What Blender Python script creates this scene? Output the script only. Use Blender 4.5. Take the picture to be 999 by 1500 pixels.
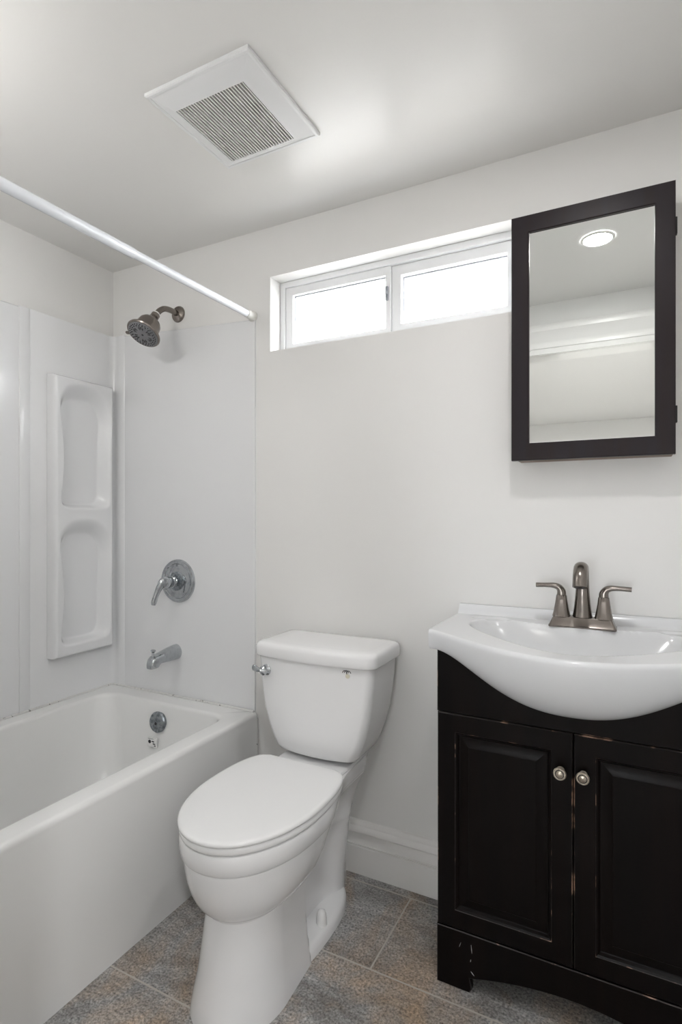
import bpy, bmesh, math, random
from math import sin, cos, pi, radians as R
from mathutils import Vector, Matrix
random.seed(4)
for o in list(bpy.data.objects): bpy.data.objects.remove(o)
SC = bpy.context.scene
COL = SC.collection

# ------------------------------------------------------------------ camera
CAM = Vector((1.8868, -1.5997, 1.13)); YAW = 0.4794; FPX = 815.75
cd = bpy.data.cameras.new('camera'); cam = bpy.data.objects.new('camera', cd); COL.objects.link(cam)
cam.location = CAM; cam.rotation_euler = (pi/2, 0, YAW)
cd.sensor_fit = 'VERTICAL'; cd.sensor_height = 36.0; cd.lens = FPX/1500*36.0
cd.shift_y = (755.65-750)/1500; cd.clip_start = .01
SC.camera = cam
# ------------------------------------------------------------------ world, exposure
W = bpy.data.worlds.new('world'); SC.world = W; W.use_nodes = True
bg = W.node_tree.nodes['Background']; bg.inputs[0].default_value = (0.95, 0.97, 1.0, 1); bg.inputs[1].default_value = 18.0
SC.view_settings.view_transform = 'Standard'; SC.view_settings.look = 'None'
SC.view_settings.exposure = 0.12; SC.view_settings.gamma = 1.0; SC.view_settings.use_curve_mapping = False
BATH_LAMP = 195.0      # emission of the recessed bathroom light
HALL_FILL = 345.0      # emission of the unseen fill lights added in the room behind the door

H = 2.13             # ceiling height
FW = -1.32           # wall with the door

# ------------------------------------------------------------------ materials
def new_mat(name):
    m = bpy.data.materials.new(name); m.use_nodes = True
    nt = m.node_tree; return m, nt, nt.nodes['Principled BSDF']
def N(nt, t, **kw):
    n = nt.nodes.new(t)
    for k, v in kw.items():
        if k in n.inputs.keys() if isinstance(k, str) else False: n.inputs[k].default_value = v
        else: setattr(n, k, v)
    return n
def mat(name, col, rough=.5, metal=0., coat=0., bump=None, spec=.5, var=None):
    m, nt, b = new_mat(name)
    b.inputs['Base Color'].default_value = (*col, 1); b.inputs['Roughness'].default_value = rough
    b.inputs['Metallic'].default_value = metal; b.inputs['Coat Weight'].default_value = coat
    b.inputs['Coat Roughness'].default_value = .05; b.inputs['Specular IOR Level'].default_value = spec
    tc = N(nt, 'ShaderNodeTexCoord')
    if bump:
        sc, st, stretch = bump
        mp = N(nt, 'ShaderNodeMapping'); mp.inputs['Scale'].default_value = stretch
        no = N(nt, 'ShaderNodeTexNoise'); no.inputs['Scale'].default_value = sc; no.inputs['Detail'].default_value = 4
        bp = N(nt, 'ShaderNodeBump'); bp.inputs['Strength'].default_value = st; bp.inputs['Distance'].default_value = .002
        nt.links.new(tc.outputs['Object'], mp.inputs[0]); nt.links.new(mp.outputs[0], no.inputs['Vector'])
        nt.links.new(no.outputs[0], bp.inputs['Height']); nt.links.new(bp.outputs[0], b.inputs['Normal'])
    if var:   # (second colour, scale, stretch, lo, hi)
        c2, sc, stretch, lo, hi = var
        mp = N(nt, 'ShaderNodeMapping'); mp.inputs['Scale'].default_value = stretch
        no = N(nt, 'ShaderNodeTexNoise'); no.inputs['Scale'].default_value = sc; no.inputs['Detail'].default_value = 5
        mr = N(nt, 'ShaderNodeMapRange'); mr.inputs['From Min'].default_value = lo; mr.inputs['From Max'].default_value = hi
        mx = N(nt, 'ShaderNodeMix', data_type='RGBA'); mx.inputs[6].default_value = (*col, 1); mx.inputs[7].default_value = (*c2, 1)
        nt.links.new(tc.outputs['Object'], mp.inputs[0]); nt.links.new(mp.outputs[0], no.inputs['Vector'])
        nt.links.new(no.outputs[0], mr.inputs[0]); nt.links.new(mr.outputs[0], mx.inputs[0]); nt.links.new(mx.outputs[2], b.inputs['Base Color'])
    return m
def emit(name, col, s):
    m, nt, b = new_mat(name)
    b.inputs['Base Color'].default_value = (*col, 1)
    b.inputs['Emission Color'].default_value = (*col, 1); b.inputs['Emission Strength'].default_value = s
    return m
M = {}
M['wall'] = mat('wall_paint', (.835, .828, .812), .42, bump=(160, .06, (1, 1, 1)))
M['ceiling'] = mat('ceiling_paint', (.81, .802, .783), .31, bump=(90, .05, (1, 1, 1)))
M['trim'] = mat('trim_paint', (.87, .86, .84), .3)
M['vinyl'] = mat('white_vinyl', (.86, .87, .88), .3)
M['gasket'] = mat('grey_gasket', (.22, .23, .25), .5)
M['acrylic'] = mat('white_acrylic', (.82, .825, .835), .16, bump=(3, .12, (1, 1, .4)))
M['tub'] = mat('tub_enamel', (.86, .86, .85), .2)
M['porcelain'] = mat('white_porcelain', (.89, .89, .895), .07, coat=.3)
M['sink'] = mat('sink_porcelain', (.80, .81, .825), .14)
M['seat'] = mat('seat_plastic', (.90, .90, .90), .2)
M['rod'] = mat('white_enamel_rod', (.80, .82, .85), .25)
M['cap'] = mat('rod_rubber_cap', (.78, .77, .73), .5)
M['chrome'] = mat('chrome', (.50, .52, .54), .1, 1., var=((.36, .38, .40), 70, (1, 1, 1), .45, .7))
M['dull'] = mat('dull_chrome', (.36, .385, .41), .3, 1., var=((.16, .18, .20), 90, (1, 1, 1), .4, .65))
M['nickel'] = mat('brushed_nickel', (.235, .21, .19), .23, 1., bump=(220, .05, (1, 1, .08)))
M['knob'] = mat('antique_nickel', (.52, .47, .39), .33, 1., var=((.34, .30, .24), 300, (1, 1, 1), .45, .7))
M['dark'] = mat('dark_recess', (.012, .012, .012), .6)
M['face'] = mat('spray_face', (.25, .25, .26), .4, .6)
M['nozzle'] = mat('rubber_nozzle', (.03, .03, .033), .5)
M['tape'] = mat('white_tape', (.85, .85, .84), .5)
M['wood'] = mat('espresso_wood', (.0045, .0035, .0034), .33, spec=.1, bump=(60, .25, (1, 1, .06)), var=((.007, .0045, .004), 40, (1, 1, .05), .4, .7))
M['worn'] = mat('worn_edge', (.012, .008, .007), .45, var=((.38, .24, .17), 26, (1, 1, 1), .585, .67))
M['frame'] = mat('dark_frame_wood', (.019, .015, .018), .38, spec=.2, bump=(50, .15, (1, 1, .08)), var=((.019, .012, .012), 30, (1, 1, .06), .4, .7))
M['framed'] = mat('dark_frame_underside', (.20, .14, .10), .5)
M['mirror'] = mat('mirror_silver', (.88, .90, .885), .0, 1.)
M['caulk'] = mat('caulk_bead', (.74, .735, .72), .4, var=((.05, .035, .03), 70, (1, 1, 1), .62, .68))
M['ink'] = mat('dark_ink', (.03, .03, .035), .5)
M['stain'] = mat('yellow_stain', (.72, .69, .58), .15)
M['sticker'] = mat('sticker_paper', (.85, .85, .85), .4)
M['vent'] = mat('vent_plastic', (.82, .825, .83), .35)
M['slat'] = mat('vent_slat', (.80, .79, .77), .4)
M['fan_dark'] = mat('fan_cavity', (.03, .024, .02), .8)
M['lawn'] = mat('dry_ground', (.26, .25, .23), .9, var=((.18, .17, .15), 8, (1, 1, 1), .3, .7))
M['bounce_concrete'] = mat('bounce_concrete', (.50, .49, .47), .9)
M['scratch'] = mat('paint_scuff', (.55, .56, .58), .5)
M['lamp'] = emit('lamp_glow', (1, .995, .99), BATH_LAMP)
M['globe'] = emit('fill_globe_glow', (1, .985, .96), 22.5)  # glow of the unseen globe added for fill
M['hall_fill'] = emit('hall_fill_glow', (.98, .99, 1), HALL_FILL)
# glass: clear pane
m, nt, b = new_mat('window_glass'); nt.nodes.remove(b)
tr = N(nt, 'ShaderNodeBsdfTransparent'); gl = N(nt, 'ShaderNodeBsdfGlossy'); gl.inputs['Roughness'].default_value = .02
mx = N(nt, 'ShaderNodeMixShader'); mx.inputs[0].default_value = .06
nt.links.new(tr.outputs[0], mx.inputs[1]); nt.links.new(gl.outputs[0], mx.inputs[2]); nt.links.new(mx.outputs[0], nt.nodes['Material Output'].inputs[0])
M['glass'] = m
# slate-look floor tile
def tile_material():
    m, nt, b = new_mat('slate_tile'); L = nt.links.new
    tc = N(nt, 'ShaderNodeTexCoord'); mp = N(nt, 'ShaderNodeMapping')
    mp.inputs['Location'].default_value = (-1.311+3.0, .045+2.90, 0)
    L(tc.outputs['Object'], mp.inputs[0])
    br = N(nt, 'ShaderNodeTexBrick'); br.offset = .5; br.offset_frequency = 2; br.squash = 1
    for k, v in (('Scale', 1.), ('Mortar Size', .0024), ('Mortar Smooth', .1), ('Bias', 0.), ('Brick Width', .60), ('Row Height', .29)): br.inputs[k].default_value = v
    br.inputs['Color1'].default_value = (0, 0, 0, 1); br.inputs['Color2'].default_value = (1, 1, 1, 1)
    L(mp.outputs[0], br.inputs['Vector'])
    def noise(sc, det, rough=.55, dist=0, stretch=None):
        n = N(nt, 'ShaderNodeTexNoise'); n.inputs['Scale'].default_value = sc; n.inputs['Detail'].default_value = det
        n.inputs['Roughness'].default_value = rough; n.inputs['Distortion'].default_value = dist
        if stretch:
            q = N(nt, 'ShaderNodeMapping'); q.inputs['Scale'].default_value = stretch; q.inputs['Rotation'].default_value = (0, 0, .5)
            L(tc.outputs['Object'], q.inputs[0]); L(q.outputs[0], n.inputs['Vector'])
        else: L(tc.outputs['Object'], n.inputs['Vector'])
        return n
    n1 = noise(4.5, 8, .65, .6, (1, 2.2, 1)); n2 = noise(3.2, 6, .6, .8, (1.6, 1, 1)); n3 = noise(170, 5, .7); n4 = noise(26, 6, .7, .5, (1, 2.4, 1))
    r1 = N(nt, 'ShaderNodeValToRGB'); e = r1.color_ramp.elements
    e[0].position = .30; e[0].color = (.19, .172, .155, 1); e[1].position = .72; e[1].color = (.50, .495, .485, 1)
    k = r1.color_ramp.elements.new(.5); k.color = (.335, .33, .325, 1)
    L(n1.outputs[0], r1.inputs[0])
    r2 = N(nt, 'ShaderNodeMapRange'); r2.inputs[1].default_value = .48; r2.inputs[2].default_value = .70; r2.inputs[4].default_value = .75; L(n2.outputs[0], r2.inputs[0])
    m1 = N(nt, 'ShaderNodeMix', data_type='RGBA'); m1.inputs[7].default_value = (.45, .315, .20, 1)
    L(r2.outputs[0], m1.inputs[0]); L(r1.outputs[0], m1.inputs[6])
    def gain(src, lo, hi, prev):
        r = N(nt, 'ShaderNodeMapRange'); r.inputs[1].default_value = .3; r.inputs[2].default_value = .7; r.inputs[3].default_value = lo; r.inputs[4].default_value = hi
        L(src.outputs[0], r.inputs[0]); x = N(nt, 'ShaderNodeMix', data_type='RGBA', blend_type='MULTIPLY'); x.inputs[0].default_value = 1
        L(prev.outputs[2], x.inputs[6]); L(r.outputs[0], x.inputs[7]); return x
    m2 = gain(n4, .72, 1.22, m1); m3 = gain(n3, .2, 1.85, m2)
    gm = N(nt, 'ShaderNodeMix', data_type='RGBA'); gm.inputs[7].default_value = (.56, .53, .48, 1)
    L(br.outputs['Fac'], gm.inputs[0]); L(m3.outputs[2], gm.inputs[6]); L(gm.outputs[2], b.inputs['Base Color'])
    b.inputs['Roughness'].default_value = .5
    ad = N(nt, 'ShaderNodeMath', operation='MULTIPLY_ADD'); ad.inputs[1].default_value = -1.6; L(br.outputs['Fac'], ad.inputs[0]); L(n3.outputs[0], ad.inputs[2])
    bp = N(nt, 'ShaderNodeBump'); bp.inputs['Strength'].default_value = .5; bp.inputs['Distance'].default_value = .003
    L(ad.outputs[0], bp.inputs['Height']); L(bp.outputs[0], b.inputs['Normal'])
    return m
M['tile'] = tile_material()

# ------------------------------------------------------------------ object helpers
def tag(o, label=None, cat=None, group=None, kind=None):
    if label: o['label'] = label
    if cat: o['category'] = cat
    if group: o['group'] = group
    if kind: o['kind'] = kind
    return o
def empty(name, loc, label=None, cat=None, group=None, kind=None):
    o = bpy.data.objects.new(name, None); COL.objects.link(o); o.location = loc; o.empty_display_size = .05
    return tag(o, label, cat, group, kind)
def root_loc(o):
    v = Vector((0, 0, 0))
    while o is not None: v += o.location; o = o.parent
    return v
def obj(name, bm, mats, parent=None, angle=35, smooth=True, loc=None):
    """link a bmesh (in world coordinates) as ONE object"""
    off = root_loc(parent) if parent is not None else Vector(loc or (0, 0, 0))
    bmesh.ops.recalc_face_normals(bm, faces=bm.faces)
    for v in bm.verts: v.co -= off
    me = bpy.data.meshes.new(name); bm.to_mesh(me); bm.free()
    for mm in (mats if isinstance(mats, (list, tuple)) else [mats]): me.materials.append(M[mm])
    if smooth:
        me.polygons.foreach_set('use_smooth', [True]*len(me.polygons)); me.set_sharp_from_angle(angle=R(angle))
    o = bpy.data.objects.new(name, me); COL.objects.link(o)
    if parent is not None: o.parent = parent
    elif loc: o.location = loc
    return o
def box(bm, x0, x1, y0, y1, z0, z1, bev=0, seg=2, mi=0):
    vs = [bm.verts.new((x, y, z)) for x in (x0, x1) for y in (y0, y1) for z in (z0, z1)]
    fs = [bm.faces.new([vs[i] for i in q]) for q in ((0, 1, 3, 2), (4, 6, 7, 5), (0, 4, 5, 1), (2, 3, 7, 6), (0, 2, 6, 4), (1, 5, 7, 3))]
    for f in fs: f.material_index = mi
    if bev:
        es = list({e for f in fs for e in f.edges})
        bmesh.ops.bevel(bm, geom=es, offset=bev, segments=seg, affect='EDGES', profile=.5)
    return bm
def loft(bm, rings, cap0=True, cap1=True, closed=True, mis=None):
    vr = [[bm.verts.new(p) for p in r] for r in rings]
    n = len(rings[0])
    for i in range(len(vr)-1):
        for j in range(n if closed else n-1):
            k = (j+1) % n
            f = bm.faces.new((vr[i][j], vr[i][k], vr[i+1][k], vr[i+1][j]))
            if mis: f.material_index = mis[i]
    if cap0 and closed: bm.faces.new(vr[0])
    if cap1 and closed: bm.faces.new(vr[-1])
    return vr
def basis(d):
    d = Vector(d).normalized()
    u = d.orthogonal().normalized() if abs(d.z) > .99 else d.cross(Vector((0, 0, 1))).normalized()
    return d, u, d.cross(u)
def lathe(bm, prof, origin, axis, n=40, cap0=True, cap1=True):
    """prof: list of (radius, distance along axis)"""
    d, u, w = basis(axis); o = Vector(origin)
    loft(bm, [[o+d*t+(u*cos(2*pi*k/n)+w*sin(2*pi*k/n))*max(r, 1e-4) for k in range(n)] for r, t in prof], cap0, cap1)
    return bm
def spline(pts, per=8):
    """Catmull-Rom through tuples of any length"""
    P = [pts[0]]+list(pts)+[pts[-1]]; out = []
    for i in range(1, len(P)-2):
        for k in range(per):
            t = k/per
            out.append(tuple(.5*((2*b)+(c-a)*t+(2*a-5*b+4*c-d)*t*t+(-a+3*b-3*c+d)*t**3) for a, b, c, d in zip(P[i-1], P[i], P[i+1], P[i+2])))
    out.append(tuple(pts[-1])); return out
def sweep(bm, pts, n=20, flat=1., up=None, caps=True):
    """pts: (x,y,z,r[,r2]) - tube with changing radius, r2 = radius along 'up' side"""
    P = [Vector(p[:3]) for p in pts]
    T = [(P[min(i+1, len(P)-1)]-P[max(i-1, 0)]).normalized() for i in range(len(P))]
    u = basis(T[0])[1] if up is None else Vector(up)
    rings = []
    for p, t, q in zip(P, T, pts):
        u = (u-t*u.dot(t)).normalized(); w = t.cross(u)
        r = q[3]; r2 = q[4] if len(q) > 4 else r*flat
        rings.append([p+u*r2*cos(2*pi*k/n)+w*r*sin(2*pi*k/n) for k in range(n)])
    loft(bm, rings, caps, caps); return bm
def rrect(x0, x1, y0, y1, r, z, n=8):
    """rounded rectangle ring in plan"""
    out = []
    r = min(r, (x1-x0)/2-1e-4, (y1-y0)/2-1e-4)
    for cx, cy, a0 in ((x1-r, y1-r, 0), (x0+r, y1-r, pi/2), (x0+r, y0+r, pi), (x1-r, y0+r, 3*pi/2)):
        for k in range(n+1):
            a = a0+pi/2*k/n; out.append(Vector((cx+r*cos(a), cy+r*sin(a), z)))
    return out
def ring_xz(x0, x1, z0, z1, inset, y):
    return [Vector((x0+inset, y, z0+inset)), Vector((x1-inset, y, z0+inset)), Vector((x1-inset, y, z1-inset)), Vector((x0+inset, y, z1-inset))]
def frame_ring(bm, xo0, xo1, zo0, zo1, xi0, xi1, zi0, zi1, y0, y1, bev=.0):
    """rectangular picture frame, front at y0, back at y1"""
    def rr(x0, x1, z0, z1, y): return [Vector((x0, y, z0)), Vector((x1, y, z0)), Vector((x1, y, z1)), Vector((x0, y, z1))]
    b = bev
    rs = [rr(xo0, xo1, zo0, zo1, y1), rr(xo0, xo1, zo0, zo1, y0+b), rr(xo0+b, xo1-b, zo0+b, zo1-b, y0), rr(xi0-b, xi1+b, zi0-b, zi1+b, y0), rr(xi0, xi1, zi0, zi1, y0+b), rr(xi0, xi1, zi0, zi1, y1)]
    if not b: rs = [rs[0], rs[1], rs[4], rs[5]]
    vr = loft(bm, rs, False, False)
    for k in range(4): bm.faces.new((vr[0][k], vr[0][(k+1) % 4], vr[-1][(k+1) % 4], vr[-1][k]))
    return bm
def smooth01(t):
    t = min(1, max(0, t)); return t*t*(3-2*t)
def B(): return bmesh.new()

def bvh(o):
    from mathutils.bvhtree import BVHTree
    off = root_loc(o)
    return BVHTree.FromPolygons([v.co+off for v in o.data.vertices], [p.vertices[:] for p in o.data.polygons])
# ------------------------------------------------------------------ setting
T = .12
def struct(name, bm, m, smooth=False, parent=None):
    o = obj(name, bm, m, parent, smooth=smooth)
    if parent is None: o['kind'] = 'structure'
    return o
RX = 2.16
struct('floor', box(B(), -.12, 3.4, -5.1, .12, -.1, 0), 'tile')
struct('ceiling', box(B(), -.12, RX+.12, FW-.12, .12, H, H+.1), 'ceiling')
struct('wall_left', box(B(), -T, 0, FW-.12, .12, 0, H), 'wall')
struct('wall_right', box(B(), RX, RX+T, FW-.12, .12, 0, H), 'wall')
WX0, WX1, WZ0, WZ1 = .779, 1.603, 1.700, 1.958
bm = B(); frame_ring(bm, 0, RX, 0, H, WX0, WX1, WZ0, WZ1, 0, T); struct('wall_back', bm, 'wall')
DX0, DX1, DZ = 1.35, 2.09, 1.90
bm = B()
pts = [(0, 0), (DX0, 0), (DX0, DZ), (DX1, DZ), (DX1, 0), (RX, 0), (RX, H), (0, H)]
for y in (FW, FW-.12): pass
va = [bm.verts.new((x, FW, z)) for x, z in pts]; vb = [bm.verts.new((x, FW-.12, z)) for x, z in pts]
bm.faces.new(va); bm.faces.new(vb)
for k in range(8): bm.faces.new((va[k], va[(k+1) % 8], vb[(k+1) % 8], vb[k]))
struct('wall_front', bm, 'wall')
# room beyond the door
HX0, HX1, HY = .1, 3.3, -5.0
bm = B()
bm = B(); frame_ring(bm, HX0, HX1, 0, H, 1.15, 2.15, .45, 1.25, HY-.1, HY); struct('wall_hall_far', bm, 'wall')
hw = empty('fill_window', (1.15, HY, .45), kind='structure')  # unseen window added to send daylight through the doorway onto the lower wall
obj('window_frame', frame_ring(B(), 1.15, 2.15, .45, 1.25, 1.19, 2.11, .49, 1.21, HY-.08, HY-.03, .003), 'vinyl', hw)
obj('fill_window_mullion', box(B(), 1.635, 1.665, HY-.075, HY-.035, .48, 1.22, .003), 'vinyl', hw)
obj('pane', box(B(), 1.18, 2.12, HY-.058, HY-.053, .48, 1.22), 'glass', hw)
struct('ground_garden', box(B(), -6, 9, -14, -5.15, -.4, -.3), 'lawn')
struct('wall_hall_left', box(B(), HX0-.1, HX0, HY, FW-.12, 0, H), 'wall')
struct('wall_hall_right', box(B(), HX1, HX1+.1, HY, FW-.12, 0, H), 'wall')
struct('ceiling_hall', box(B(), HX0-.1, HX1+.1, HY-.1, FW-.12, H, H+.1), 'wall')
bm = B(); box(bm, RX+T, HX1, FW-.12, FW-.02, 0, H); struct('wall_hall_front', bm, 'wall')
struct('ground_outside', box(B(), -6, 9, .125, 14, -.4, -.3), 'lawn'); struct('bounce_slab', box(B(), -6, .12, .5, 14, -.3, -.26), 'bounce_concrete')  # unseen ground, with a pale slab added to shape the ceiling glow
# baseboard along the back wall, moulded
prof = [(.0, 0), (-.016, 0), (-.016, .085), (-.0135, .087), (-.0095, .0880), (-.0095, .0892), (-.0145, .0905), (-.0145, .0930), (-.0095, .0945), (-.0085, .097), (-.0085, .1245), (-.0075, .127), (-.0125, .1275), (-.0180, .133), (-.0180, .139), (-.014, .146), (-.010, .149), (-.010, .155), (-.005, .163), (0, .165)]
def extrude_x(bm, prof, x0, x1):
    loft(bm, [[Vector((x, y, z)) for y, z in prof] for x in (x0, x1)]); return bm
o = struct('baseboard_back', extrude_x(B(), prof, .735, 1.467), 'trim', True)
o = struct('baseboard_front', extrude_x(B(), [(FW-y, z) for y, z in prof], .735, 1.255), 'trim', True)
# door casing with a cornice head on the wall behind the camera
door = empty('door_1', (DX0, FW, 0), kind='structure')
for x0, x1 in ((DX0-.09, DX0), (DX1, min(DX1+.07, RX))): obj('door_casing', box(B(), x0, x1, FW, FW+.016, 0, DZ, .003), 'trim', door)
cp = [(0, 1.889), (.018, 1.889), (.020, 1.912), (.026, 1.914), (.026, 1.924), (.018, 1.927), (.018, 1.938), (.022, 1.945), (.030, 1.965), (.042, 1.985), (.046, 1.990), (.046, 2.003), (.038, 2.006), (.038, 2.012), (.030, 2.024), (0, 2.026)]
obj('door_header', extrude_x(B(), [(FW+y, z) for y, z in cp], DX0-.12, RX), 'trim', door)
for x0, x1 in ((DX0-.001, DX0+.012), (DX1-.012, DX1+.001)): obj('door_jamb', box(B(), x0, x1, FW-.125, FW, 0, DZ), 'trim', door)
obj('door_head_jamb', box(B(), DX0, DX1, FW-.125, FW, DZ-.012, DZ+.004), 'trim', door)

# window: sliding sash on the left, fixed pane on the right
win = empty('window_1', (WX0, .06, WZ0), kind='structure')
obj('window_frame', frame_ring(B(), WX0, WX1, WZ0, WZ1, WX0+.021, WX1-.02, WZ0+.02, WZ1-.021, .06, .119, .002), 'vinyl', win)
s = obj('sliding_sash', frame_ring(B(), .800, 1.201, 1.72, 1.937, .830, 1.182, 1.738, 1.908, .066, .086, .002), 'vinyl', win)
obj('gasket', frame_ring(B(), .829, 1.183, 1.737, 1.909, .8325, 1.1805, 1.7405, 1.9045, .078, .084), 'gasket', s)
obj('pane', box(B(), .831, 1.181, .0785, .0825, 1.739, 1.907), 'glass', s)
bm = B(); box(bm, 1.186, 1.194, .058, .067, 1.825, 1.87, .002); box(bm, 1.187, 1.193, .050, .059, 1.842, 1.866, .002)
obj('latch', bm, 'gasket', s)
s = obj('fixed_sash', frame_ring(B(), 1.201, WX1-.02, 1.72, 1.937, 1.234, 1.565, 1.747, 1.903, .074, .112, .002), 'vinyl', win)
obj('gasket', frame_ring(B(), 1.233, 1.566, 1.746, 1.904, 1.2365, 1.5625, 1.7495, 1.8995, .094, .100), 'gasket', s)
obj('pane', box(B(), 1.235, 1.564, .0945, .0985, 1.748, 1.902), 'glass', s)

# ------------------------------------------------------------------ bathtub
tub = empty('bathtub', (.364, -.66, 0), 'white alcove bathtub along the left wall with square apron front', 'bathtub')
TX, TZ, TY0, TY1 = .728, .443, FW+.004, -.003
bm = B()
rs = [rrect(.003, TX, TY0, TY1, .006, 0), rrect(.003, TX, TY0, TY1, .006, .02), rrect(.003, TX-.0, TY0, TY1, .006, .20), rrect(.003, TX, TY0, TY1, .006, TZ-.015)]
for k in range(1, 6):
    a = pi/2*k/5; q = .015*(1-cos(a)); rs.append(rrect(.003, TX-q, TY0, TY1, .006, TZ-.015+.015*sin(a)))
xi0, xi1, yi0, yi1 = .075, .655, FW+.10, -.088
for k in range(6):
    a = pi/2*k/5; q = .014*sin(a); rs.append(rrect(xi0+q-.012, xi1-q+.012, yi0+q-.012, yi1-q+.012, .060, TZ-.013*(1-cos(a))))
rs += [rrect(xi0+.012, xi1-.012, yi0+.03, yi1-.014, .08, .36), rrect(xi0+.03, xi1-.03, yi0+.09, yi1-.030, .09, .22), rrect(xi0+.05, xi1-.05, yi0+.14, yi1-.05, .10, .12),
       rrect(xi0+.075, xi1-.075, yi0+.18, yi1-.075, .10, .085), rrect(xi0+.12, xi1-.12, yi0+.24, yi1-.12, .10, .075)]
loft(bm, rs); obj('tub_shell', bm, 'tub', tub, 50)
ax = Vector((0, -1, .10)).normalized(); oc = Vector((.358, -.1045, .378))
plate = obj('overflow_plate', lathe(B(), [(.034, -.008), (.0375, 0), (.0375, .005), (.034, .009), (.0, .0105)], oc, ax), 'dull', tub)
obj('screw', lathe(B(), [(.005, .009), (.0055, .0115), (.003, .012), (0, .0112)], oc+Vector((-.002, 0, -.004)), ax, 16), 'ink', plate)
obj('screw', lathe(B(), [(.003, .008), (.003, .011), (0, .0112)], oc+Vector((-.008, -.0, -.023)), ax, 12), 'ink', plate)
bm = B(); sc = Vector((.345, -.1145, .298)); yy = lambda z: -.1068-(.378-z)*.115+.0005
def mark(bm, x0, x1, z0, z1, dy=.0): box(bm, x0, x1, -.115+dy, -.1105+dy, z0, z1)
st = obj('sticker', box(B(), .318, .362, -.1185, -.1125, .288, .322, .0008), 'tub', tub)
bm = B(); lathe(bm, [(.0001, 0), (.0065, 0), (.0065, .0008)], (.330, -.1185, .307), (0, -1, 0), 16)
box(bm, .3235, .3365, -.1193, -.1185, .304, .308); box(bm, .340, .352, -.1193, -.1185, .307, .311); box(bm, .346, .357, -.1193, -.1185, .299, .303); box(bm, .352, .359, -.1193, -.1185, .293, .296); box(bm, .322, .349, -.1193, -.1185, .3175, .3185)
obj('sticker_marks', bm, 'ink', st)
bm = B()
sweep(bm, [(.012, FW+.02, TZ+.002, .0045), (.012, -.012, TZ+.002, .0045)], 10); sweep(bm, [(.012, -.012, TZ+.002, .0045), (TX-.012, -.012, TZ+.002, .0045)], 10)
sweep(bm, [(TX-.002, -.006, TZ-.02, .004), (TX-.002, -.006, .01, .004)], 10)
obj('caulk_line', bm, 'caulk', tub)

# ------------------------------------------------------------------ shower surround panels
sur = empty('shower_surround', (.004, -.004, TZ), 'glossy white shower wall surround panels above the bathtub', 'shower surround')
SZ = 1.858
def slab(bm, pts, thick, axis):
    """polygon (list of 3-D points) pushed along axis by thick, with a small edge round"""
    a = Vector(axis); P = [Vector(p) for p in pts]; c = sum(P, Vector())/len(P)
    ins = lambda p, d: p+(c-p).normalized()*d
    loft(bm, [P, [p+a*(thick*.5) for p in P], [ins(p, .004)+a*thick for p in P]]); return bm
z0 = TZ+.0005
obj('end_panel', slab(B(), [(.060, 0, z0), (.718, 0, z0), (.718, 0, 1.820), (.060, 0, SZ)], .006, (0, -1, 0)), 'acrylic', sur)
obj('side_panel', slab(B(), [(0, FW+.01, z0), (0, -.385, z0), (0, -.385, SZ), (0, FW+.01, SZ-.01)], .005, (1, 0, 0)), 'acrylic', sur)
bm = B()   # corner panel wraps the corner with a cove
n = 10; path = [(.0085, -.400)]+[(.0085+.024*(1-cos(pi/2*k/n)), -.0085-.024*(1-sin(pi/2*k/n))) for k in range(n+1)]+[(.070, -.0085), (.073, -.006), (.073, -.0005)]
path = [(.0005, -.402), (.0065, -.402)]+path
loft(bm, [[Vector((x, y, z)) for x, y in path+[(.0005, -.0005)]] for z in (z0, SZ+.002)]); obj('corner_panel', bm, 'acrylic', sur, 50)
obj('joint_strip', box(B(), .006, .0105, -.402, -.364, z0, SZ+.001, .002), 'acrylic', sur)
# moulded shelf column: height field over (y, z)
def shelf_column():
    bm = B(); y0, y1, za, zb = -.300, -.036, .612, 1.648
    def niche(y, z, zb0, zt):
        """signed distance-like value (positive inside the niche)"""
        t = (z-zb0)/(zt-zb0)
        w = smooth01((t-.30)/.55)
        yl = -.276+.018*sin(pi*min(1, max(0, t*1.15)))*1.0-(.006*w)
        yr = -.054+.010*w-.004*sin(pi*min(1, max(0, t)))
        cy, hw = (yl+yr)/2, (yr-yl)/2
        top = zt-.055*abs((y-cy+.01)/hw)**2.4
        d = [y-yl, yr-y, z-zb0, (top-z)*.9]
        k = .016
        return -k*math.log(sum(math.exp(-max(-2., q)/k) for q in d))
    ny, nz = 90, 300
    G = []
    for i in range(nz+1):
        z = za+(zb-za)*i/nz; row = []
        for j in range(ny+1):
            y = y0+(y1-y0)*j/ny
            e = min(y-y0, y1-y, z-za+.004, zb-z)
            x = .009+.043*math.sqrt(max(0, 1-(1-min(1, e/.014))**2))
            for zb0, zt, in ((1.158, 1.628), (.652, 1.118)):
                g = niche(y, z, zb0, zt)
                if g > -.01:
                    t = (z-zb0)/(zt-zb0); wdt = .024+.040*smooth01((t-.70)/.25)+.018*smooth01((y+.13)/.06)
                    x -= .041*smooth01((g+.004)/wdt)
            row.append(Vector((max(x, .0095), y, z)))
        G.append(row)
    loft(bm, G, closed=False)
    return bm
sh = obj('shelf_column', shelf_column(), 'acrylic', sur, 60)

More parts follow.
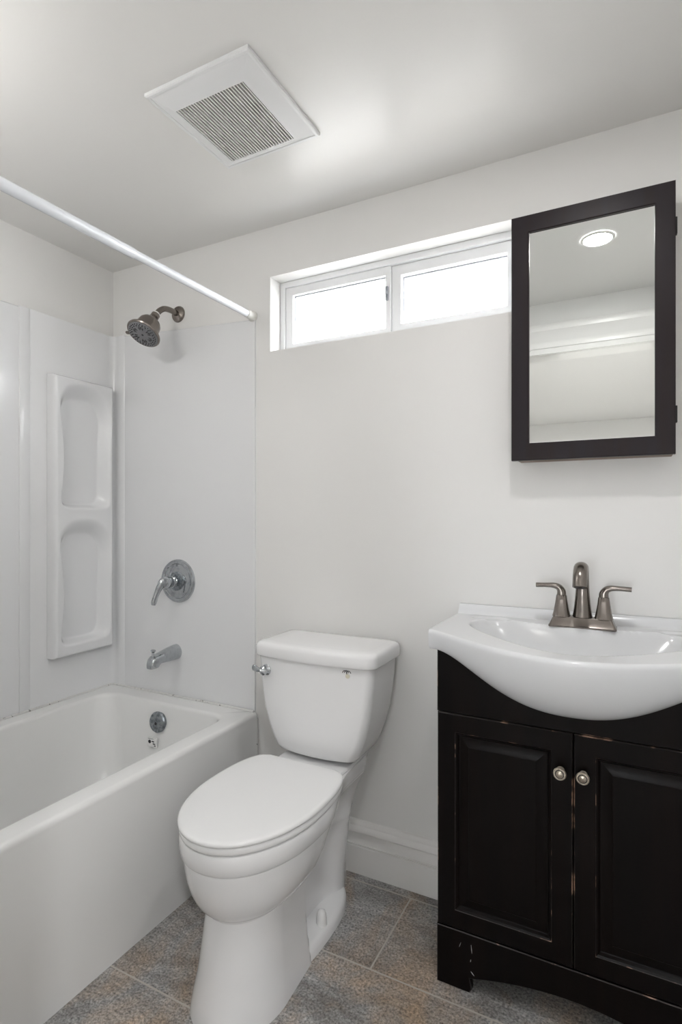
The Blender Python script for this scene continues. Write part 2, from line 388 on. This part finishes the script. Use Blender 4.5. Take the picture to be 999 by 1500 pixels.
# ------------------------------------------------------------------ shower curtain rod
rod = empty('shower_curtain_rod', (.706, 0, 1.83), 'white tension curtain rod spanning above the bathtub edge', 'curtain rod')
RP = Vector((.707, 0, 1.832))
obj('outer_tube', lathe(B(), [(.0128, 0), (.0136, .002), (.0136, 1), (.0128, 1.002)][:4] and [(.0128, .533), (.0137, .535), (.0137, 1.297)], RP, (0, -1, 0), 28), 'rod', rod)
obj('inner_tube', lathe(B(), [(.0118, .03), (.0118, .60)], RP, (0, -1, 0), 28), 'rod', rod)
obj('end_cap', lathe(B(), [(.0185, .001), (.0185, .006), (.0155, .012), (.0145, .038), (.0125, .040)], RP, (0, -1, 0), 28), 'cap', rod)
obj('end_cap', lathe(B(), [(.0185, 1.319), (.0185, 1.312), (.0165, 1.306), (.016, 1.285), (.014, 1.283)], RP, (0, -1, 0), 28), 'cap', rod)

# ------------------------------------------------------------------ shower head
shr = empty('shower_head', (.358, 0, 1.898), 'brushed nickel bell shower head on a bent arm high above the tub', 'shower head')
obj('wall_flange', lathe(B(), [(.031, .001), (.031, .003), (.028, .008), (.018, .012), (.012, .014)], (.358, 0, 1.898), (0, -1, 0)), 'nickel', shr)
arm = spline([(.358, -.004, 1.898, .0105), (.358, -.045, 1.900, .0105), (.358, -.075, 1.895, .0105), (.358, -.098, 1.880, .0105), (.358, -.114, 1.862, .0105)], 8)
obj('shower_arm', sweep(B(), arm, 20), 'nickel', shr)
hd = Vector((0, -.52, -.85)).normalized(); h0 = Vector((.358, -.112, 1.866))
hd = Vector((-.02, -.55, -.83)).normalized()
obj('tape_collar', lathe(B(), [(.0112, 0), (.0128, .001), (.0128, .006), (.0112, .007)], h0, hd, 24), 'tape', shr)
obj('ball_joint', lathe(B(), [(.012, .006), (.0155, .008), (.0155, .022), (.012, .024), (.014, .028), (.017, .032), (.017, .040), (.013, .044)], h0, hd, 30), 'nickel', shr)
obj('bell', lathe(B(), [(.012, .040), (.024, .042), (.034, .047), (.0395, .057), (.0415, .070), (.0425, .090), (.045, .097), (.053, .101), (.0595, .104), (.0605, .108), (.058, .112), (.054, .1125)], h0, hd, 56), 'nickel', shr)
fp = obj('face_plate', lathe(B(), [(.0545, .108), (.0545, .1125), (.050, .114), (.030, .1155), (.0, .116)], h0, hd, 48), 'face', shr)
d, u, w = basis(hd)
bm = B()
for rad, cnt, rr in ((.047, 30, .0018), (.040, 22, .0022), (.0, 1, .0045)):
    for k in range(cnt):
        a = 2*pi*k/cnt; c = h0+hd*.1125+(u*cos(a)+w*sin(a))*rad; lathe(bm, [(rr, 0), (rr*.9, .0042)], c, hd, 8)
for k in range(6):      # groups of oblong spray slots
    for q, rad, ln in ((-.22, .027, .006), (.0, .030, .005), (.22, .027, .006)):
        a = 2*pi*k/6+q; c = h0+hd*.1135+(u*cos(a)+w*sin(a))*rad; dr = (u*cos(a)+w*sin(a))
        sweep(bm, [(*(c-dr*ln), .0026), (*(c+dr*ln), .0034)], 8, up=hd)
obj('nozzles', bm, 'nozzle', fp)
tdir = (Vector((-1, -.1, .25))-hd*Vector((-1, -.1, .25)).dot(hd)).normalized()
c = h0+hd*.107+tdir*.058; bm = B(); sweep(bm, [(*c, .006, .004), (*(c+tdir*.012), .0075, .004), (*(c+tdir*.017), .005, .003)], 14, up=hd); obj('spray_lever', bm, 'nickel', shr)

# ------------------------------------------------------------------ shower valve
val = empty('shower_valve', (.363, -.006, .883), 'round chrome shower valve with lever handle on the tub end wall', 'shower valve')
V = Vector((.363, -.006, .883)); yd = (0, -1, 0)
obj('escutcheon', lathe(B(), [(.082, 0), (.082, .004), (.079, .010), (.073, .0125), (.067, .0115), (.0645, .0085), (.062, .0085), (.056, .0105), (.036, .0125), (.033, .012)], V, yd, 64), 'chrome', val)
obj('center_ring', lathe(B(), [(.036, .010), (.036, .014), (.031, .016), (.029, .014), (.020, .013)], V, yd, 48), 'dull', val)
hub = obj('hub', lathe(B(), [(.021, .010), (.021, .030), (.019, .032), (.022, .034), (.022, .039), (.0195, .041), (.0195, .050), (.0215, .053), (.0215, .070), (.018, .078), (.008, .081)], V, yd, 40), 'chrome', val)
lv = spline([(.360, -.066, .889, .017, .012), (.357, -.080, .886, .0165, .0115), (.352, -.092, .868, .013, .0085), (.346, -.101, .842, .0105, .006), (.341, -.108, .815, .011, .005), (.339, -.110, .803, .008, .004)], 7)
obj('lever_handle', sweep(B(), lv, 24, up=(0, 1, .1)), 'chrome', val)
bm = B(); box(bm, .360, .366, -.0182, -.0170, .940, .942); box(bm, .361, .363, -.0182, -.0170, .944, .948); obj('dial_mark', bm, 'ink', val)

# ------------------------------------------------------------------ tub spout
sp = empty('tub_spout', (.352, -.004, .612), 'chrome tub spout with diverter knob below the shower valve', 'tub spout')
bm = B(); rings = []
for t in range(15):
    k = t/14; y = -.0065-.128*k
    zc = .613-.006*k-.004*k*k; rz = .029-.010*smooth01(k*1.1)*1.1; rx = .027-.008*k
    zt = .613+rz; 
    ring = []
    for q in range(28):
        a = 2*pi*q/28; ca, sa = cos(a), sin(a); p = 2/ (2.0+1.6*k)
        ring.append(Vector((.352+rx*abs(ca)**p*(1 if ca > 0 else -1), y, zc+(rz if sa > 0 else rz*(1-.15*k))*abs(sa)**p*(1 if sa > 0 else -1))))
    rings.append(ring)
def nose(y, rx, z0, z1):
    return [Vector((.352+rx*(1 if cos(2*pi*q/28) > 0 else -1)*abs(cos(2*pi*q/28))**.55, y, (z0+z1)/2+(z1-z0)/2*(1 if sin(2*pi*q/28) > 0 else -1)*abs(sin(2*pi*q/28))**.55)) for q in range(28)]
rings[-4:] = []
rings += [nose(-.106, .0195, .584, .623), nose(-.112, .0195, .577, .622), nose(-.124, .019, .576, .621), nose(-.134, .0175, .576, .614), nose(-.140, .015, .577, .602), nose(-.142, .012, .578, .590)]
loft(bm, rings); obj('spout_body', bm, 'chrome', sp, 45)
obj('diverter_knob', lathe(B(), [(.0045, .612), (.0045, .634), (.006, .636), (.0095, .639), (.0095, .643), (.006, .645), (0, .645)], (.352, -.124, 0), (0, 0, 1), 24), 'chrome', sp)

# ------------------------------------------------------------------ toilet
TC = 1.068
toi = empty('toilet', (TC, -.36, 0), 'white two-piece toilet with closed lid between bathtub and vanity', 'toilet')
def oval(z, yf, yb, hw, nb=2.2, nf=2.0, ym=None, hb=None, n=72):
    """bowl-like ring: front tip yf (most negative), widest at ym, flat-ish back of half width hb at yb"""
    ym = ym if ym is not None else yf+hw*1.12
    out = []
    half = []
    for k in range(n//2+1):
        t = k/(n//2)
        if t < .5:
            a = pi/2*(t/.5); y = ym-(ym-yf)*cos(a)**(2/nf); x = hw*sin(a)**(2/nf)
        else:
            s_ = (t-.5)/.5; y = ym+(yb-ym)*s_; h2 = hb if hb is not None else hw*.7
            x = h2+(hw-h2)*math.sqrt(max(0, 1-s_**nb)) if True else 0
        half.append((x, y))
    out = [Vector((TC+x, y, z)) for x, y in half]+[Vector((TC-x, y, z)) for x, y in reversed(half)]
    return out
# lid
def lid_ring(z, g): return oval(z, -.690+g, -.262-g*.5, .1665-g, 2.6, 2.05, -.445, .113-g)
bm = B(); loft(bm, [lid_ring(z, g) for z, g in ((.4285, .006), (.428, .003), (.430, .0005), (.434, 0), (.4375, .0015), (.4398, .005), (.4405, .012), (.4412, .05), (.4415, .10))]); obj('lid', bm, 'seat', toi, 50)
def seat_ring(z, g): return oval(z, -.686+g, -.258-g*.5, .1640-g, 2.6, 2.05, -.445, .108-g)
bm = B(); loft(bm, [seat_ring(z, g) for z, g in ((.4085, .006), (.410, .002), (.415, 0), (.422, 0), (.4255, .002), (.4265, .006))]); obj('seat', bm, 'seat', toi, 50)
# bowl + pedestal in one body: half-width as a function of y for each height
def half_w(z, y):
    # bowl
    def sup(y, yf, ym, hw, yb, hb, nf=2.0, nb=2.2):
        if y < yf: return 0
        if y < ym: t = (ym-y)/(ym-yf); return hw*max(0, 1-t**nf)**(1/nf)
        t = min(1, (y-ym)/(yb-ym)); return hb+(hw-hb)*math.sqrt(max(0, 1-t**nb))
    return sup
KEYS = [ # z, yf, ym, hw, y_end, rear half width
    (0.000, -.662, -.520, .1130, -.385, .038), (.020, -.659, -.518, .1110, -.385, .038), (.080, -.644, -.510, .1010, -.385, .037), (.160, -.630, -.505, .0935, -.385, .038),
    (.200, -.624, -.500, .0910, -.380, .042), (.222, -.621, -.497, .0910, -.375, .046), (.228, -.625, -.490, .0970, -.355, .049), (.238, -.636, -.482, .1110, -.330, .053), (.252, -.647, -.474, .1240, -.300, .061), (.275, -.6580, -.464, .1365, -.272, .067),
    (.305, -.667, -.456, .1465, -.248, .078), (.335, -.672, -.450, .1520, -.230, .092), (.354, -.674, -.447, .1540, -.222, .102), (.3565, -.6735, -.446, .1535, -.220, .103), (.3580, -.671, -.446, .1510, -.220, .103), (.3595, -.6715, -.446, .1515, -.220, .103), (.3615, -.6790, -.445, .1585, -.220, .105),
    (.366, -.682, -.445, .1610, -.220, .106), (.385, -.684, -.445, .1625, -.220, .110), (.400, -.684, -.445, .1625, -.215, .112), (.406, -.682, -.445, .1600, -.215, .111), (.4085, -.676, -.445, .1540, -.215, .106)]
def ring_body(z, yf, ym, hw, ye, hr, n=170, yb=-.045):
    half = []
    for k in range(n+1):
        t = k/n
        y = yf+(yb-yf)*(1-cos(pi*t))/2 if True else 0
        if y <= ym: q = (ym-y)/(ym-yf); x = hw*max(0, 1-q**2.1)**(1/2.1)
        else:
            x = hr+(hw-hr)*(1-smooth01((y-ym-(ye-ym)*.15)/((ye-ym)*1.0)))
            f = 1-smooth01((z-.215)/.05)
            e = smooth01((y-(ye-.002))/.016); xp = (hw*(1-.08*(y-ym)/(ye-ym)))*(1-e)+hr*e
            x = x*(1-f)+xp*f
            x += (.024+.012*smooth01(z/.2))*math.exp(-((y+.135)/.05)**2)*(1-smooth01((z-.20)/.12))
            if y > yb-.03: x *= math.sqrt(max(.02, 1-((y-yb+.03)/.03)**2*.9))
        half.append((x, y))
    return [Vector((TC+x, y, z)) for x, y in half]+[Vector((TC-x, y, z)) for x, y in reversed(half)]
zs = []
import bisect
kz = [k[0] for k in KEYS]
fine = sorted(set(kz+[i*.02 for i in range(11)]+[.233, .245, .263, .29, .32, .345]))
def lerpk(z):
    i = min(max(bisect.bisect_right(kz, z)-1, 0), len(KEYS)-2); a, b_ = KEYS[i], KEYS[i+1]; t = (z-a[0])/(b_[0]-a[0])
    return [p+(q-p)*t for p, q in zip(a[1:], b_[1:])]
bm = B(); loft(bm, [ring_body(z, *lerpk(z)) for z in fine])
# rear deck under the tank
def deck(z, hw, yf, yb, r): return rrect(TC-hw, TC+hw, yf, yb, r, z, 6)
loft(bm, [deck(.24, .040, -.20, -.055, .03), deck(.31, .064, -.22, -.04, .03), deck(.36, .090, -.24, -.035, .03), deck(.395, .107, -.25, -.03, .03), deck(.412, .110, -.25, -.03, .03), deck(.4165, .107, -.247, -.033, .03)])
# foot flange
def foot(z, g):
    out = []
    for k in range(40):
        a = 2*pi*k/40; ca, sa = cos(a), sin(a)
        out.append(Vector((TC+(.1050-g)*(1 if ca > 0 else -1)*abs(ca)**.75, -.30+(.205-g)*(1 if sa > 0 else -1)*abs(sa)**.8, z)))
    return out
loft(bm, [foot(0, 0), foot(.016, .0005), foot(.024, .003), foot(.029, .009), foot(.031, .018), foot(.036, .045)])
body = obj('bowl', bm, 'porcelain', toi, 38)
for s in (1, -1):
    obj('bolt_cap', lathe(B(), [(.0150, .026), (.0145, .044), (.013, .056), (.010, .065), (.005, .069), (0, .070)], (TC+s*.080, -.292, 0), (0, 0, 1), 24), 'seat', toi)
# tank
def tank_ring(z, hw, yf, yb, r, bulge):
    out = []
    for v in rrect(TC-hw, TC+hw, yf, yb, r, z, 8):
        pass
    n = 14; 
    # straight back, rounded corners, bowed front
    pts = []
    def corner(cx, cy, a0, rr, m=7):
        for k in range(m+1):
            a = a0+pi/2*k/m; pts.append((cx+rr*cos(a), cy+rr*sin(a)))
    rb = min(.02, r)
    corner(hw-rb, yb-rb, 0, rb); corner(-hw+rb, yb-rb, pi/2, rb); corner(-hw+r, yf+r, pi, r)
    for k in range(1, n): pts.append((-hw+r+(2*hw-2*r)*k/n, yf))
    corner(hw-r, yf+r, 3*pi/2, r)
    for x, y in pts:
        w_ = smooth01(-(y-(yf+yb)/2)/((yb-yf)/2)*1.2) if y < (yf+yb)/2 else 0
        out.append(Vector((TC+x, y-bulge*w_*(1-(x/hw)**2), z)))
    return out
TK = [(.432, .100, -.175, -.060, .015), (.430, .120, -.188, -.050, .02), (.434, .128, -.194, -.044, .022), (.445, .1365, -.198, -.040, .022), (.470, .148, -.200, -.036, .022), (.510, .1635, -.2025, -.032, .022), (.555, .1755, -.2045, -.028, .022), (.61, .184, -.206, -.026, .022), (.66, .189, -.207, -.024, .022), (.712, .1925, -.208, -.022, .022)]
bm = B(); loft(bm, [tank_ring(z, hw, yf, yb, r, .018) for z, hw, yf, yb, r in TK]); tank = obj('tank', bm, 'porcelain', toi, 50); TB = bvh(tank)
def tl(z, g, hwx=.2025): return tank_ring(z, hwx-g, -.217+g, -.012-g*.4, .024, .020)
bm = B(); loft(bm, [tl(.7085, .010), tl(.707, .004), tl(.709, .0015), tl(.713, 0), tl(.736, 0), tl(.743, .0025), tl(.7475, .007), tl(.750, .014), tl(.7515, .03), tl(.7525, .06), tl(.753, .09)]); obj('tank_lid', bm, 'porcelain', toi, 50)
fl = obj('flush_lever', lathe(B(), [(.0165, 0), (.0165, .003), (.013, .006), (.010, .012), (.0135, .014), (.0135, .021), (.009, .025), (0, .026)], (.914, -.2115, .667), (-.12, -1, 0), 30), 'chrome', toi)
bm = B(); sweep(bm, spline([(.916, -.233, .668, .0075, .006), (.908, -.240, .670, .006, .005), (.900, -.243, .673, .0075, .004), (.888, -.243, .677, .0095, .004), (.883, -.242, .678, .006, .003)], 6), 16, up=(0, 1, 0)); obj('lever_arm', bm, 'chrome', fl)
bm = B()
def arc(cx, cz, r, a0, a1, wd=.0012, y=-.2195):
    sweep(bm, [(cx+r*cos(a), y+.0006, cz+r*sin(a), wd) for a in [a0+(a1-a0)*k/6 for k in range(7)]], 6)
LX, LZ = 1.186, .690
yl = TB.ray_cast(Vector((LX, -1, LZ)), Vector((0, 1, 0)))[0].y-.0006
def on_tank(x, z): return TB.ray_cast(Vector((x, -1, z)), Vector((0, 1, 0)))[0].y
def arc2(dx, h, w0): sweep(bm, [(x, on_tank(x, z), z, .0011) for x, z in [(LX+dx+w0*cos(a), LZ+h*sin(a)) for a in [pi*.1+(pi*.8)*k/8 for k in range(9)]]], 6)
arc2(-.005, .009, .007); arc2(0, .010, .0065); arc2(.006, .009, .007)
lathe(bm, [(.0016, -.0005), (.0014, .0009)], (LX+.001, yl+.0003, LZ+.001), (0, -1, 0), 10)
obj('tank_emblem', bm, 'ink', tank)
bm = B(); lathe(bm, [(.007, -.002), (.0065, .0004), (0, .0006)], (LX+.003, yl+.0008, LZ-.006), (0, -1, 0), 16); obj('emblem_stain', bm, 'stain', tank)
bm = B(); sweep(bm, spline([(1.175, -.055, .43, .006), (1.185, -.05, .36, .006), (1.20, -.04, .30, .006), (1.205, -.03, .26, .006)], 6), 12)
# (supply hose stays hidden behind the bowl in the photograph) -> not linked
bm.free()

# ------------------------------------------------------------------ vanity cabinet
VX0, VX1, VF = 1.469, 2.083, -.289
VC = (VX0+VX1)/2
van = empty('vanity_cabinet', (VC, -.15, 0), 'black-brown two-door bathroom vanity cabinet with scuffed edges', 'cabinet')
def zbot(dx):
    t = min(1, abs(dx)/.322); return .806-.103*(1-t**2.4)**2.1
for x0, x1 in ((VX0, VX0+.016), (VX1-.016, VX1)): obj('side_panel', box(B(), x0, x1, VF+.0175, -.018, 0, .804, .0012), ['wood'], van)
obj('bottom_panel', box(B(), VX0+.016, VX1-.016, VF+.02, -.02, .135, .150), 'wood', van)
obj('back_panel', box(B(), VX0+.016, VX1-.016, -.024, -.018, .135, .60), 'wood', van)
def poly_y(bm, pts, y0, y1, bev=.0015, edge_mat=1):
    """polygon in x,z pushed back along y with a thin chamfer (edge_mat) at the front"""
    n = len(pts); ins = []
    for i in range(n):
        a, b_, c = Vector(pts[i-1]), Vector(pts[i]), Vector(pts[(i+1) % n])
        e1 = (b_-a).normalized(); e2 = (c-b_).normalized(); n1 = Vector((-e1.y, e1.x)); n2 = Vector((-e2.y, e2.x)); nn = (n1+n2)
        nn = nn/max(.5, nn.length_squared/2) if nn.length > 1e-6 else n1
        ins.append(b_+nn*bev)
    loft(bm, [[Vector((x, y1, z)) for x, z in pts], [Vector((x, y0+bev, z)) for x, z in pts], [Vector((p.x, y0, p.y)) for p in ins]], mis=[0, edge_mat]); return bm
tp = [(VX0, .6565), (VX1, .6565)]+[(VC+dx, zbot(dx)+.008) for dx in [.307-.614*k/40 for k in range(41)]]
obj('front_apron', poly_y(B(), tp, VF+.001, VF+.017), ['wood', 'worn'], van, smooth=False)
bp_ = [(VX0, 0), (VX0+.079, 0), (VX0+.085, .010), (VX0+.080, .034)]
ar = [(VX0+.09+(VC-VX0-.09)*k/12, .036+.034*math.sin(pi/2*k/12)**.9) for k in range(0, 13)]
left = bp_+ar; right = [(2*VC-x, z) for x, z in reversed(left[:-1])]
obj('toe_apron', poly_y(B(), left+right+[(VX1, .139), (VX0, .139)], VF-.001, VF+.016, .0018), ['wood', 'worn'], van, smooth=False)
def cabinet_door(x0, x1, knob_x, label):
    z0, z1 = .1415, .6545; bm = B()
    spec = [(0, VF+.016, 0), (0, VF+.0025, 1), (.0022, VF, 0), (.0430, VF, 1), (.0442, VF+.0012, 0), (.0480, VF+.0025, 0), (.0515, VF+.0075, 0), (.0535, VF+.0085, 0), (.0560, VF+.0085, 0), (.0760, VF+.0022, 0), (.0768, VF+.0014, 0)]
    loft(bm, [ring_xz(x0, x1, z0, z1, i, y) for i, y, m_ in spec], True, True, True, [s[2] for s in spec[:-1]])
    d_ = obj('door', bm, ['wood', 'worn'], van, 20)
    K = Vector((knob_x, VF, .5705))
    k_ = obj('knob', lathe(B(), [(.0085, .0), (.0085, .002), (.0055, .005), (.005, .012), (.007, .016), (.0125, .0175), (.0138, .0195), (.0138, .0225), (.0120, .0245), (.0098, .0245), (.0090, .0228)], K, (0, -1, 0), 36), 'knob', d_)
    obj('knob_ring', lathe(B(), [(.0098, .0225), (.0098, .0236), (.0078, .0236), (.0078, .0225)], K, (0, -1, 0), 30, False, False), 'nozzle', k_)
    obj('knob_face', lathe(B(), [(.0080, .0220), (.0078, .0245), (.006, .0256), (0, .0262)], K, (0, -1, 0), 30), 'knob', k_)
cabinet_door(VX0+.001, VC-.0012, 1.7505, 'left'); cabinet_door(VC+.0012, VX1-.001, 1.7965, 'right')
for x, z, dx, dz, w_ in ((1.526, .107, .002, .006, .0006), (1.5535, .106, -.001, .010, .0008), (1.5515, .078, .0005, .003, .0009), (1.556, .049, .004, -.004, .001)):
    bm = B(); sweep(bm, [(x-dx, VF-.0011, z-dz, w_*.4), (x, VF-.0013, z, w_), (x+dx, VF-.0011, z+dz, w_*.4)], 6)
    obj('paint_scuff', bm, 'scratch', van)

# ------------------------------------------------------------------ sink top
snk = empty('vanity_sink', (VC, -.25, .83), 'white ceramic belly-front sink top resting on the dark vanity', 'sink')
SHW = .326
def yfront(dx): t = min(1, abs(dx)/SHW); return -.298-.161*(1-t*t)**1.3
def ztop(dx, y):
    z = .853
    z += .025*(1-smooth01((-y-.016)/.022))           # raised lip at the wall
    # bowl
    yc = -.245+.095*smooth01(abs(dx)/.27)
    b_ = .158 if y < yc else .128
    q = math.sqrt((dx/.262)**2+((y-yc)/b_)**2)
    if q < 1: z -= .112*(1-q**2.8)*smooth01((1-q)/.05+.15)/1.0
    # soft rolled rim just outside the bowl
    # shallow soap ledges left and right of the tap
    q = ((abs(dx)-.225)/.055)**2+((y+.075)/.026)**2
    z -= .004*smooth01((1-q)*1.5)
    return z
bm = B(); colsx = 181; rows = []
for i in range(colsx):
    u_ = -1+2*i/(colsx-1); u_ = u_*(1.12-.12*u_*u_) if abs(u_) < 1 else u_
    dx = SHW*u_; x = VC+dx; yf = yfront(dx); zb = zbot(dx)
    row = [Vector((x, -.002, .806)), Vector((x, -.002, .872)), Vector((x, -.004, .8765))]
    ny = 140
    er = .010
    for j in range(ny+1):
        y = -.006+(yf+er+.006)*j/ny; row.append(Vector((x, y, ztop(dx, y))))
    zt = ztop(dx, yf+er)
    for k in range(1, 7):
        a = pi/2*k/6; row.append(Vector((x, yf+er-er*sin(a), zt-er*(1-cos(a)))))
    z1 = zt-er
    for k in range(1, 27):
        a = pi/2*k/26
        cz = cos(a)**.85 if k < 26 else 0
        row.append(Vector((x, -.2885+(yf+.2885)*cz, z1-(z1-zb)*sin(a)**1.05)))
    row.append(Vector((x, -.27, zb+.001))); row.append(Vector((x, -.05, max(zb, .74)+.0)))
    rows.append(row)
# round off the two end edges slightly
vr = loft(bm, rows, closed=False)
for e_ in (0, -1):
    bm.faces.new(vr[e_])
for i in range(len(rows)-1): bm.faces.new((vr[i][0], vr[i+1][0], vr[i+1][-1], vr[i][-1]))
obj('sink_basin', bm, 'sink', snk, 40)
obj('drain_ring', lathe(B(), [(.028, -.004), (.028, .003), (.024, .005), (.021, .003), (.0, .001)], (VC, -.28, ztop(0, -.28)-.001), (0, 0, 1), 32), 'nickel', snk)

# ------------------------------------------------------------------ tap
FX, FY, FZ = 1.780, -.088, .8532
fau = empty('sink_faucet', (FX, FY, FZ), 'brushed nickel two-handle centerset faucet on the white sink', 'faucet')
bm = B(); loft(bm, [rrect(FX-hx, FX+hx, FY-hy, FY+hy, .006, z, 4) for hx, hy, z in ((.0775, .0265, FZ-.001), (.0775, .0265, FZ+.003), (.0755, .0245, FZ+.005), (.068, .020, FZ+.022), (.066, .0185, FZ+.0245), (.062, .015, FZ+.0255))]); obj('base_plate', bm, 'nickel', fau)
def rsq(c, h, r, z, n=5): return rrect(c[0]-h, c[0]+h, c[1]-h, c[1]+h, r, z, n)
for s in (-1, 1):
    c = (FX+s*.0485, FY)
    bm = B(); loft(bm, [rsq(c, h*1.1, h*.8, z) for h, z in ((.0195, FZ+.024), (.0185, FZ+.028), (.0165, FZ+.038), (.0145, FZ+.050), (.0125, FZ+.064), (.0113, FZ+.0755), (.0108, FZ+.0765))]); stem = obj('handle_stem', bm, 'nickel', fau)
    x = c[0]
    bm = B(); sweep(bm, spline([(x, FY, FZ+.0775, .0108, .0112), (x+s*.0005, FY, FZ+.086, .0105, .0105), (x+s*.006, FY, FZ+.095, .0100, .0085), (x+s*.017, FY, FZ+.0995, .0098, .0072), (x+s*.034, FY, FZ+.1000, .0095, .0060), (x+s*.052, FY, FZ+.0992, .0092, .0060), (x+s*.061, FY, FZ+.0988, .0088, .0060)], 6), 20, up=(s, 0, 0)); obj('lever_handle', bm, 'nickel', fau)
bm = B(); sweep(bm, spline([(FX, FY+.004, FZ+.022, .0240, .0225), (FX, FY+.004, FZ+.035, .0215, .0200), (FX, FY+.005, FZ+.06, .0185, .0170), (FX, FY+.006, FZ+.09, .0160, .0150), (FX, FY+.003, FZ+.118, .0153, .0140), (FX, FY-.009, FZ+.139, .0158, .0140), (FX, FY-.030, FZ+.1500, .0165, .0140), (FX, FY-.052, FZ+.1470, .0165, .0150), (FX, FY-.070, FZ+.1310, .0165, .0155), (FX, FY-.079, FZ+.1070, .0165, .0155)], 7), 24, up=(0, 1, 0)); spt = obj('spout', bm, 'nickel', fau, 60)
obj('aerator', lathe(B(), [(.0125, -.003), (.0125, .001), (.010, .0008), (.0, -.001)], (FX, FY-.079, FZ+.1070), (0, -.35, -.93), 24), 'nozzle', spt)

# ------------------------------------------------------------------ mirror cabinet
MX0, MX1, MZ0, MZ1, MY = 1.606, 1.981, 1.276, 1.919, -.0786
mc = empty('mirror_cabinet', ((MX0+MX1)/2, 0, MZ0), 'mirrored medicine cabinet in a dark wood frame beside the window', 'cabinet')
obj('cabinet_box', box(B(), MX0+.012, MX1-.004, -.0585, -.001, MZ0+.0005, MZ1-.004, .001), 'framed', mc)
IX0, IX1, IZ0, IZ1 = 1.6505, 1.9385, 1.3205, 1.8735
def rect(x0, x1, z0, z1, y): return [Vector((x0, y, z0)), Vector((x1, y, z0)), Vector((x1, y, z1)), Vector((x0, y, z1))]
bm = B()
rs = [rect(MX0, MX1, MZ0, MZ1, MY+.0185), rect(MX0, MX1, MZ0, MZ1, MY+.0015), rect(MX0+.0015, MX1-.0015, MZ0+.0015, MZ1-.0015, MY), rect(IX0-.002, IX1+.002, IZ0-.002, IZ1+.002, MY), rect(IX0, IX1, IZ0, IZ1, MY+.002), rect(IX0, IX1, IZ0, IZ1, MY+.0075)]
vr = loft(bm, rs, False, False); bm.faces.new(vr[0])
dr = obj('door_frame', bm, 'frame', mc, 25)
bm = B(); loft(bm, [rect(IX0, IX1, IZ0, IZ1, MY+.010), rect(IX0, IX1, IZ0, IZ1, MY+.0065), rect(IX0+.0045, IX1-.0045, IZ0+.0045, IZ1-.0045, MY+.0064)]); obj('mirror_glass', bm, 'mirror', dr, smooth=False)
for z in (1.352, 1.80): obj('hinge', box(B(), MX1-.008, MX1+.0045, -.062, -.048, z, z+.040, .001), 'dark', mc)

# ------------------------------------------------------------------ exhaust fan cover on the ceiling
ven = empty('exhaust_fan_cover', (1.016, -.49, H), 'square white exhaust fan cover with louvred grille on the ceiling', 'vent')
def sq(x0, x1, y0, y1, z): return [Vector((x0, y0, z)), Vector((x1, y0, z)), Vector((x1, y1, z)), Vector((x0, y1, z))]
OX0, OX1, OY0, OY1 = .866, 1.168, -.645, -.335
GX0, GX1, GY0, GY1 = .909, 1.111, -.586, -.371
bm = B(); rs = [sq(OX0, OX1, OY0, OY1, H-.0005), sq(OX0, OX1, OY0, OY1, H-.008), sq(OX0+.003, OX1-.003, OY0+.003, OY1-.003, H-.010), sq(OX0+.009, OX1-.009, OY0+.009, OY1-.009, H-.010), sq(OX0+.010, OX1-.010, OY0+.010, OY1-.010, H-.0085), sq(GX0-.004, GX1+.004, GY0-.004, GY1+.004, H-.0195), sq(GX0, GX1, GY0, GY1, H-.0195), sq(GX0, GX1, GY0, GY1, H-.003)]
loft(bm, rs, True, False); obj('cover', bm, 'vent', ven, 15)
bm = B(); ns = 25
for k in range(ns):
    x = GX0+(GX1-GX0)*(k+.5)/ns; p = [(x-.0014, H-.0193), (x+.0014, H-.0193), (x+.0010, H-.0120), (x-.0010, H-.0120)]
    loft(bm, [[Vector((a, y, z)) for a, z in p] for y in (GY0-.001, GY1+.001)])
obj('grille', bm, 'slat', ven, smooth=False)
obj('backing', box(B(), GX0-.001, GX1+.001, GY0-.001, GY1+.001, H-.0045, H-.002), 'fan_dark', ven)

# ------------------------------------------------------------------ recessed ceiling light, and unseen lamps added for fill
def downlight(name, x, y, r, lampmat, label, group=None):
    t = empty(name, (x, y, H), label, 'ceiling light', group)
    obj('trim_ring', lathe(B(), [(r*1.23, .0005), (r*1.23, .003), (r*1.16, .006), (r*1.04, .0065), (r, .003)], (x, y, H), (0, 0, -1), 48, False, False), 'trim', t)
    obj('lens', lathe(B(), [(r*1.01, .002), (r*1.0, .0035), (0, .0037)], (x, y, H), (0, 0, -1), 48, False), lampmat, t)
downlight('recessed_light', 1.782, -.752, .0465, 'lamp', 'lit round recessed ceiling light seen in the cabinet mirror')
gx, gy = .56, -1.17
gl = empty('fill_globe', (gx, gy, H), 'unseen opal globe added as fill light above the front end of the bathtub', 'ceiling light')  # unseen hanging lamp added to brighten the upper left of the room
obj('fill_globe_mount', lathe(B(), [(.050, .0005), (.050, .012), (.040, .022), (.012, .026), (.010, .03), (.010, .112), (.040, .114), (.085, .122), (.086, .126), (.040, .128), (.030, .135)], (gx, gy, H), (0, 0, -1), 40), 'nickel', gl)  # dish above the globe added to keep its direct light off the ceiling
obj('fill_globe_shell', lathe(B(), [(.030, .130)]+[(.075*sin(a), .200-.075*cos(a)) for a in [pi*k/20 for k in range(3, 20)]]+[(0, .275)], (gx, gy, H), (0, 0, -1), 40), 'globe', gl)
downlight('hall_fill_light', .75, -2.5, .085, 'hall_fill', 'unseen round fill light added in the next room, left of the doorway')  # unseen pair of lamps added to brighten the bathroom through the doorway
downlight('hall_fill_light', 2.8, -2.5, .085, 'hall_fill', 'unseen round fill light added in the next room, right of the doorway')
